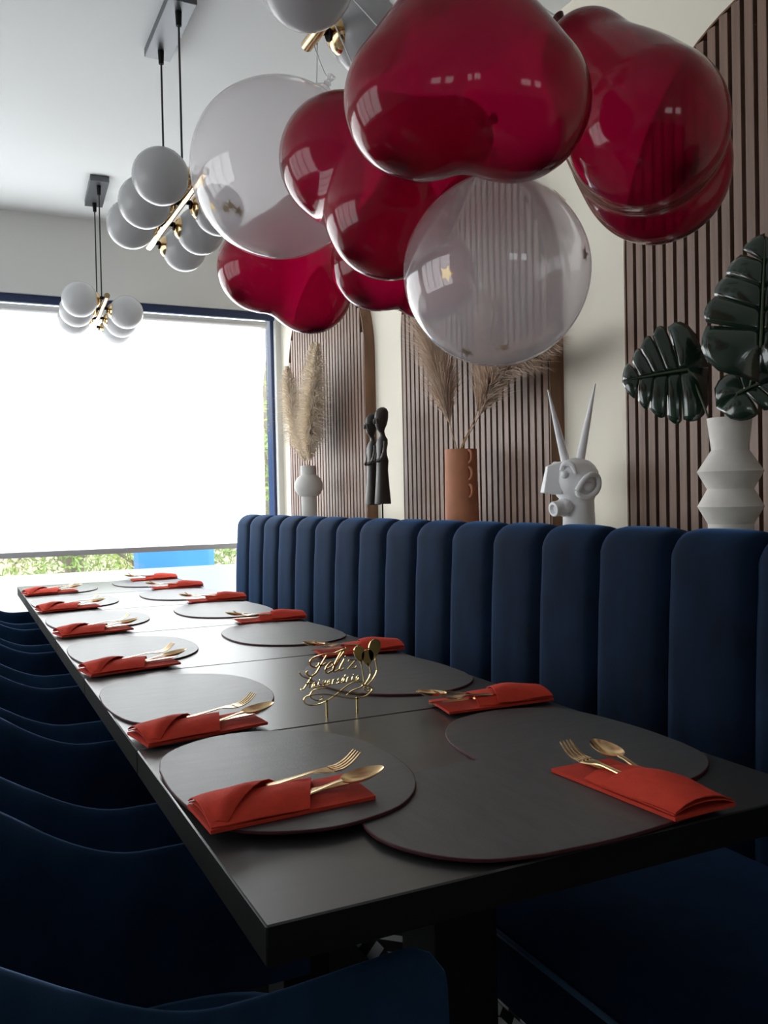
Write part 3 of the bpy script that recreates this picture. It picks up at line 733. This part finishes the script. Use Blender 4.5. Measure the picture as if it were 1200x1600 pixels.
def clear_balloon(key, label, ax_, end, kd=(0, 0, 1)):
    c = BAL[key][0]; t = thing('clear_balloon', label, 'balloon', c, 0, None)
    V = D5.copy(); up = np.clip(V[:, 2], 0, 1); V[:, :2] *= (1-.10*up**2)[:, None]; V = V*np.array(ax_)
    tip = np.exp(-((D5[:, 0]**2+D5[:, 1]**2)/.02))*(D5[:, 2] > 0); V[:, 2] += tip*.02
    Q = Vector((0, 0, 1)).rotation_difference(Vector(kd)); V = V @ np.array(Q.to_matrix()).T
    MB().add(V.tolist(), F5).build('balloon_skin', M['clear_latex'], t, angle=0)
    zk = ax_[2]+.018
    MB().lathe([(.005, -.004), (.008, .004), (.004, .010), (.008, .018), (.009, .021), (.003, .020)], 18, axis=Vector(kd), c=Vector(kd)*zk).build('knot', M['clear_latex'], t)
    string_to(t, c, Vector(c)+Vector(kd).normalized()*(zk+.012), end)
clear_balloon('A', 'large clear balloon with gold stars inside, hanging in front of the far globe lamp', (.1725, .1725, .174), (.68, 1.70, RODZ-.013), Vector((.47, -.21, .856)).normalized())
clear_balloon('G', 'round clear balloon with gold stars, hanging below the big red heart', (.141, .141, .143), (.68, 1.35, RODZ-.013))
STARS = [('G',(0.622,1.064,1.489),(-0.877,-0.433,-0.207)),
('G',(0.684,1.116,1.391),(-0.439,-0.056,-0.897)),
('G',(0.805,1.200,1.418),(0.442,0.555,-0.705)),
('G',(0.817,1.006,1.521),(0.526,-0.850,0.018)),
('G',(0.800,1.040,1.614),(0.407,-0.610,0.680)),
('A',(0.430,1.641,1.781),(-0.944,-0.117,-0.309)),
('A',(0.451,1.645,1.737),(-0.816,-0.093,-0.571)),
('A',(0.467,1.614,1.727),(-0.725,-0.278,-0.630)),
('A',(0.472,1.599,1.728),(-0.692,-0.363,-0.624)),
('A',(0.486,1.594,1.718),(-0.611,-0.396,-0.685)),
('A',(0.555,1.669,1.668),(-0.207,0.049,-0.977)),
('A',(0.571,1.652,1.665),(-0.110,-0.050,-0.993))]
STAR_LABELS = ['gold foil star halfway up the front of the round clear balloon', 'gold foil star at the bottom of the round clear balloon, front side', 'faint gold foil star at the bottom of the round clear balloon, far side',
 'gold foil star seen edge-on at the rim of the round clear balloon', 'gold foil star high on the round clear balloon, beside the red heart', 'topmost gold foil star at the rim of the large clear balloon',
 'gold foil star below the topmost one in the large clear balloon', 'gold foil star with another overlapping it in the large clear balloon', 'gold foil star overlapped in the middle of the row in the large clear balloon',
 'gold foil star at the inner end of the row in the large clear balloon', 'gold foil star lying at the bottom of the large clear balloon, outer one', 'gold foil star lying at the bottom of the large clear balloon, inner one']
for k, (s, p, n) in enumerate(STARS):
    q = Vector((0, 0, 1)).rotation_difference(Vector(n)) @ Matrix.Rotation(k*1.1, 3, 'Z').to_quaternion()
    V = []
    for z in (-.0004, .0004):
        for i in range(10):
            r_ = .0125 if i % 2 == 0 else .0058; a = math.pi*i/5; V.append(q @ Vector((r_*math.cos(a), r_*math.sin(a), z)))
    o = MB().add(V, [tuple(range(9, -1, -1)), tuple(range(10, 20))]+[(i, (i+1) % 10, 10+(i+1) % 10, 10+i) for i in range(10)]).build('star_confetti', M['foil'], smooth=False, loc=p)
    tag(o, STAR_LABELS[k], 'confetti', 'gold stars in the clear balloons')

# ------------------------------------------------------------------ vases and plumes on the ledge
LZ = 1.03
v1 = thing('bulbous_vase', 'pale grey vase with a round belly holding cream pampas, near the window', 'vase', (1.66, 4.312, LZ))
zb = 1.243-LZ
P1 = [(.038, 0), (.041, .004), (.041, zb-.055)]+[(.041+.034*math.sin(math.pi*t)**.62, zb-.055+.11*t) for t in np.linspace(.02, .98, 17)]+[(.042, zb+.057), (.042, zb+.105), (.037, zb+.105), (.036, zb+.06), (.03, .02)]
MB().lathe(P1, 48).build('vase_body', M['vase_grey'], v1)
v2 = thing('terracotta_vase', 'tall terracotta cylinder vase with three small ring handles', 'vase', (1.66, 2.762, LZ))
hz = 1.346-LZ
MB().lathe([(.058, 0), (.063, .004), (.0585, hz), (.0535, hz), (.052, .02)], 56).build('vase_body', M['terracotta'], v2)
for k in range(3):
    zc = hz-.028-k*.062; pts = []
    dirv = Vector((-.02, -.999, 0)).normalized()
    for a in np.linspace(-90, 90, 11):
        rr = .0575+.020*math.cos(math.radians(a)); pts.append(dirv*rr+Vector((0, 0, zc+.022*math.sin(math.radians(a)))))
    MB().tube(pts, .0055, 10).build('ring_handle', M['terracotta'], v2)
v3 = thing('zigzag_vase', 'cream vase with a stepped zigzag outline holding monstera leaves', 'vase', (1.60, 1.466, LZ))
hh = 1.344-LZ
MB().lathe([(.046, 0), (.050, .003), (.050, hh-.243), (.0725, hh-.203), (.0505, hh-.163), (.0725, hh-.123), (.0405, hh-.073), (.0495, hh), (.0455, hh), (.037, hh-.07), (.03, .03)], 64).build('vase_body', M['vase_cream'], v3, angle=12)

def plume(label, base, p_mid, p_low, tip, wid, n, m, seed, silky=False, cat='dried grass', group='dried pampas plumes'):
    """stem from base to p_low, feathery plume from p_low through p_mid to tip"""
    r = random.Random(seed); t = thing('pampas_stem', label, cat, base, 0, group); b0 = Vector(base)
    mo_ = Vector((1.66, 4.312, 1.348) if base[1] > 4 else (1.66, 2.762+(base[1]-2.762)*.8, 1.346)); mo_ = mo_-b0
    S = spline([(0, 0, 0), mo_*.7, mo_, Vector(p_low)-b0, (Vector(p_mid)-b0), (Vector(tip)-b0)*.97], 6)
    MB().tube(S[:20], [.0038-.00012*i for i in range(20)], 6).build('stem', M['straw'], t)
    ax_ = spline([Vector(p_low)-b0, Vector(p_mid)-b0, Vector(tip)-b0], 12); mb = MB(); na = len(ax_)-1
    for k in range(n):
        s = r.random()**.85; i = min(na-1, int(s*na)); p = ax_[i].lerp(ax_[i+1], s*na-i); tg = (ax_[i+1]-ax_[i]).normalized()
        u = tg.orthogonal().normalized(); a = r.uniform(0, 6.283); out = (u*math.cos(a)+tg.cross(u)*math.sin(a))
        env = (min(1, s*5)**.6)*(1-s**3)*.9+.18
        ln = wid*env*r.uniform(.7, 1.5)
        if silky:
            ln = wid*(1.9 if s < .75 else 1.2)*r.uniform(.6, 1.5); d1 = (tg*1.0+out*.32).normalized(); d2 = (tg*1.0+out*.62+Vector((0, 0, -.15))).normalized()
        else:
            d1 = (tg*.75+out*.65).normalized(); d2 = (tg*.35+out*.9+Vector((0, 0, -.35))).normalized()
        q1 = p+d1*ln*.55; q2 = q1+d2*ln*.5+Vector((r.gauss(0, 1), r.gauss(0, 1), r.gauss(0, 1)))*ln*.07
        wv = d1.cross(Vector((r.gauss(0, 1), r.gauss(0, 1), r.gauss(0, 1)))).normalized()*(.0013 if not silky else .0010)*r.uniform(.7, 1.3)
        mb.add([p-wv, p+wv, q1+wv, q1-wv, q2], [(0, 1, 2, 3), (3, 2, 4)])
    o = mb.build('plume', m, t, smooth=False); o['kind'] = 'stuff'
    return t
z1 = 1.343
plume('cream fluffy pampas plume leaning toward the window', (1.66, 4.325, 1.10), (1.65, 4.50, 1.64), (1.66, 4.36, 1.37), (1.655, 4.590, 1.90), .085, 4200, M['pampas'], 1)
plume('cream fluffy pampas plume standing upright in the middle of the grey vase', (1.665, 4.312, 1.10), (1.67, 4.29, 1.66), (1.665, 4.31, 1.37), (1.67, 4.235, 1.975), .085, 4200, M['pampas'], 2)
plume('cream fluffy pampas plume leaning away from the window', (1.655, 4.30, 1.10), (1.63, 4.16, 1.62), (1.655, 4.28, 1.37), (1.63, 4.065, 1.945), .090, 4400, M['pampas'], 3)
plume('tan silky pampas plume at the window side of the terracotta vase', (1.665, 2.80, 1.08), (1.66, 2.90, 1.62), (1.66, 2.835, 1.44), (1.66, 3.05, 1.90), .075, 4200, M['pampas2'], 4, True)
plume('tan silky pampas plume rising from the middle of the terracotta vase', (1.665, 2.765, 1.08), (1.67, 2.60, 1.62), (1.665, 2.655, 1.47), (1.67, 2.56, 1.80), .065, 3400, M['pampas2'], 5, True)
plume('tan silky pampas plume bending over toward the horned head', (1.655, 2.755, 1.08), (1.64, 2.48, 1.57), (1.655, 2.625, 1.455), (1.63, 2.20, 1.635), .065, 4200, M['pampas2'], 6, True)

# ------------------------------------------------------------------ carved couple
st = thing('carved_couple_statue', 'dark wooden statue of two slim figures side by side on a rod', 'statue', (1.66, 3.44, LZ))
MB().box(-.05, .05, -.05, .05, 0, .015).build('base', M['dark_wood'], st, smooth=False, bevel=.003)
MB().tube([(0, -.012, .015), (0, -.012, .125)], .0035, 10).build('rod', M['black_metal'], st)
def carved(off, sc, name):
    # faces -X; loft of ellipses: (z, half depth x, half width y, x offset)
    L_ = [(0, .034, .030, 0), (.004, .035, .031, 0), (.08, .029, .027, 0), (.15, .024, .024, .0), (.19, .026, .024, .002), (.215, .021, .021, .0), (.235, .020, .024, -.001), (.262, .023, .029, .001), (.282, .020, .027, .004), (.296, .012, .014, .006), (.308, .011, .011, .004), (.318, .013, .011, .0),
          (.328, .019, .013, -.003), (.345, .026, .018, -.002), (.365, .030, .022, .0), (.385, .031, .0235, .002), (.403, .029, .0225, .004), (.416, .021, .017, .006), (.4225, .010, .008, .007), (.424, .002, .002, .007)]
    prof = []
    for z, a, b_, ox in L_:
        row = []
        for q in np.linspace(0, 2*math.pi, 25)[:-1]:
            cx, sy = math.cos(q), math.sin(q); e = .75 if z < .3 else .9
            row.append(Vector((ox+a*math.copysign(abs(cx)**e, cx), b_*math.copysign(abs(sy)**e, sy), z)))
        prof.append(row)
    f = MB().grid([[tuple(p*sc+Vector(off)) for p in r_] for r_ in prof], closed_v=True)
    f.add([tuple(p*sc+Vector(off)) for p in prof[0]], [tuple(range(24))])
    o = f.build(name, M['dark_wood'], st, angle=50)
    def sub(mb, nm): mb.v = [tuple(Vector(v)*sc+Vector(off)) for v in mb.v]; return mb.build(nm, M['dark_wood'], o, angle=45)
    for sy in (-1, 1):
        sub(MB().tube(spline([(.002, sy*.030, .272), (-.004, sy*.036, .235), (-.014, sy*.030, .200), (-.028, sy*.010, .188)], 5), [.0095, .009, .0085, .008]*4, 8), 'arm')
        sub(MB().tube([(-.029, sy*.012, .372), (-.0275, sy*.015, .350)], [.006, .004], 6), 'eye')
    sub(MB().add([(-.030, -.004, .378), (-.030, .004, .378), (-.042, 0, .352), (-.030, -.008, .350), (-.030, .008, .350)], [(0, 2, 1), (0, 3, 2), (1, 2, 4), (3, 4, 2), (0, 1, 4, 3)]), 'nose')
    return o
carved((0, -.016, 1.147-LZ), .990, 'figure')
carved((-.010, .062, 1.143-LZ), .955, 'figure')

# ------------------------------------------------------------------ horned plaster head
hd = thing('horned_head_sculpture', 'white plaster head with two long spikes and a tube mouth', 'sculpture', (1.66, 2.102, LZ), math.radians(166)); cz = 1.215-LZ
G = []
for z, a, b_, ox in [(0, .048, .048, -.008), (.015, .049, .049, -.008), (cz-.075, .046, .047, -.008), (cz-.058, .049, .048, -.004), (cz-.045, .058, .054, 0), (cz-.025, .065, .062, .002), (cz, .069, .067, 0), (cz+.025, .066, .063, -.001), (cz+.045, .055, .052, -.001), (cz+.058, .040, .038, -.001), (cz+.066, .020, .019, 0), (cz+.0685, .003, .003, 0)]:
    G.append([(ox+a*math.cos(q), b_*math.sin(q), z) for q in np.linspace(0, 2*math.pi, 41)[:-1]])
mbh = MB().grid(G, closed_v=True); mbh.add(G[0], [tuple(range(40))]); ho = mbh.build('head', M['plaster'], hd, angle=0)
def tri(mb, V, F): return mb.add(V, F)
# wedge nose with brow plate
MB().add([(.050, -.020, cz+.058), (.050, .020, cz+.058), (.092, -.009, cz+.044), (.092, .009, cz+.044), (.108, -.015, cz-.034), (.108, .015, cz-.034), (.058, -.032, cz-.040), (.058, .032, cz-.040), (.050, 0, cz-.042)],
         [(0, 1, 3, 2), (2, 3, 5, 4), (0, 2, 4, 6), (1, 7, 5, 3), (4, 5, 7, 8, 6), (0, 6, 8, 7, 1)]).build('nose', M['plaster'], hd, bevel=.004, seg=3)
for sy in (-1, 1):
    MB().sphere((.052, sy*.040, cz+.018), .0125, 18, 12).build('eye', M['plaster'], hd, angle=0)
    MB().tube(spline([(.058, sy*.026, cz+.030), (.052, sy*.038, cz+.049), (.036, sy*.052, cz+.047), (.026, sy*.061, cz+.018)], 5), [.005+.004*math.sin(math.pi*i/15) for i in range(16)], 10).build('eyebrow', M['plaster'], hd, angle=0)
    ear = MB(); pts = []
    for a in np.linspace(20, 340, 19):
        pts.append((-.008+.030*math.cos(math.radians(a+180))*(1 if a < 180 else .9)+.004, sy*(.067+.004), cz-.014+.034*math.sin(math.radians(a+180))*1.0))
    ear.tube(spline([(.026, sy*.066, cz-.030), (.012, sy*.073, cz-.004), (-.012, sy*.074, cz+.016), (-.036, sy*.066, cz+.012), (-.044, sy*.062, cz-.012), (-.030, sy*.068, cz-.036), (-.004, sy*.070, cz-.048), (.020, sy*.067, cz-.042), (.026, sy*.066, cz-.030)], 5), .0085, 10)
    ear.build('ear', M['plaster'], hd, angle=0)
    MB().sphere((-.010, sy*.066, cz-.018), .014, 16, 10, (1.3, .6, 1)).build('inner_ear', M['plaster'], hd, angle=0)
    if sy < 0: h0, h1 = (.030, -.004, cz+.058), (.100, .040, 1.480-LZ)
    else: h0, h1 = (-.012, .006, cz+.062), (-.050, .036, 1.500-LZ)
    MB().tube([h0, Vector(h0).lerp(Vector(h1), .5), h1], [.0135, .009, .0022], 14).build('spike', M['plaster'], hd, angle=60)
mo = [(.012, 0), (.026, 0), (.028, .006), (.024, .012), (.022, .030), (.023, .036), (.021, .041), (.014, .042), (.013, .030), (.001, .028)]
MB().lathe(mo[2:], 24, axis=(.92, .25, -.12), c=(.046, .016, cz-.078), caps=False).build('mouth_tube', M['plaster'], hd, angle=60)
MB().sphere((.046, .016, cz-.076), .026, 20, 12, (1, 1.1, .9)).build('chin', M['plaster'], hd, angle=0)

# ------------------------------------------------------------------ monstera leaves
def leaf(label, foot, attach, tip_dir, nrm, L_, W_, bend, seed, group='monstera leaves'):
    r = random.Random(seed); t = thing('monstera_leaf', label, 'leaf', foot, 0, group); f0 = Vector(foot)
    Yv = Vector(tip_dir).normalized(); Z = Vector(nrm); Z = (Z-Yv*Z.dot(Yv)).normalized(); X = Yv.cross(Z); A = Vector(attach)-f0
    def W3(x, y, z): return A+X*x*1.0+Yv*y+Z*z
    def half(yy): # half-width profile along the midrib, yy from -.25 (back lobes) to 1
        s = max(0, (yy+.30)/1.30); return max(0, math.sin(math.pi*min(1, s**.62)))**.62
    mb = MB(); lobes = 5; YB = [0, .12, .30, .50, .72, .92]; MBD = [-.32, .20, .45, .66, .84, 1.0]
    for sx in (-1, 1):
        for k in range(lobes):
            y0, y1 = YB[k], YB[k+1]
            # outer end of the lobe on the leaf margin
            m0, m1 = MBD[k]+r.uniform(-.02, .02)*(k > 0), MBD[k+1]+r.uniform(-.02, .02)*(k < lobes-1)
            gap = r.uniform(.002, .014) if k > 0 else 0; gap1 = r.uniform(.002, .014) if k < lobes-1 else 0
            nu, nv = 9, 6; G = []
            wav = r.uniform(-.4, .4)
            for i in range(nu):
                u = i/(nu-1); row = []
                op = max(0, (u-.42)/.58)**1.1
                for j in range(nv):
                    v = j/(nv-1)
                    yi = y0+(y1-y0)*v; ym = m0+gap*2.2*op*(1 if k > 0 else 0)+(m1-m0-(gap*2.2*(k > 0)+gap1*2.2)*op)*v
                    xm = half(m0+(m1-m0)*v)*W_*(1-.05*abs(v-.5)*2*op)
                    yy = yi+(ym-yi)*u**.9; xx = xm*u**.95*(.98-.05*(abs(v-.5)*2)**3*op)
                    z = -bend*(u**2)*W_*.9+(.030+.05*(k == 0))*W_*math.sin(v*math.pi)*math.sin(u*math.pi*.9)+wav*.22*W_*u*u-.35*bend*L_*max(0, yy)**2*.4
                    row.append(W3(sx*xx, yy*L_, z))
                G.append(row)
            mb.grid(G)
    bm_ = mb.build('leaf_blade', M['leaf'], t, angle=0)
    md = bm_.modifiers.new('thick', 'SOLIDIFY'); md.thickness = .0012
    MB().tube([W3(0, 0, .003), W3(0, L_*.5, .003-.03*bend*L_), W3(0, L_*.93, -.12*bend*L_)], [.0032, .0024, .0008], 8).build('midrib', M['stem'], bm_)
    MB().tube(spline([(0, 0, 0), (A*.55+Vector((0, 0, .02))), A], 8), .0026, 8).build('petiole', M['stem'], t)
leaf('smaller glossy monstera leaf leaning out to the window side of the zigzag vase', (1.605, 1.478, 1.20), (1.59, 1.580, 1.470), (-.80, .60, -.12), (-.60, -.76, .22), .155, .135, .12, 3)
leaf('tall glossy monstera leaf standing upright above the zigzag vase', (1.60, 1.462, 1.20), (1.59, 1.368, 1.495), (.10, .02, 1), (-.70, -.70, .10), .255, .130, .15, 5)
leaf('low monstera leaf close over the rim of the zigzag vase', (1.60, 1.455, 1.20), (1.57, 1.418, 1.392), (.72, -.60, .42), (-.55, -.75, .45), .15, .065, .3, 8)
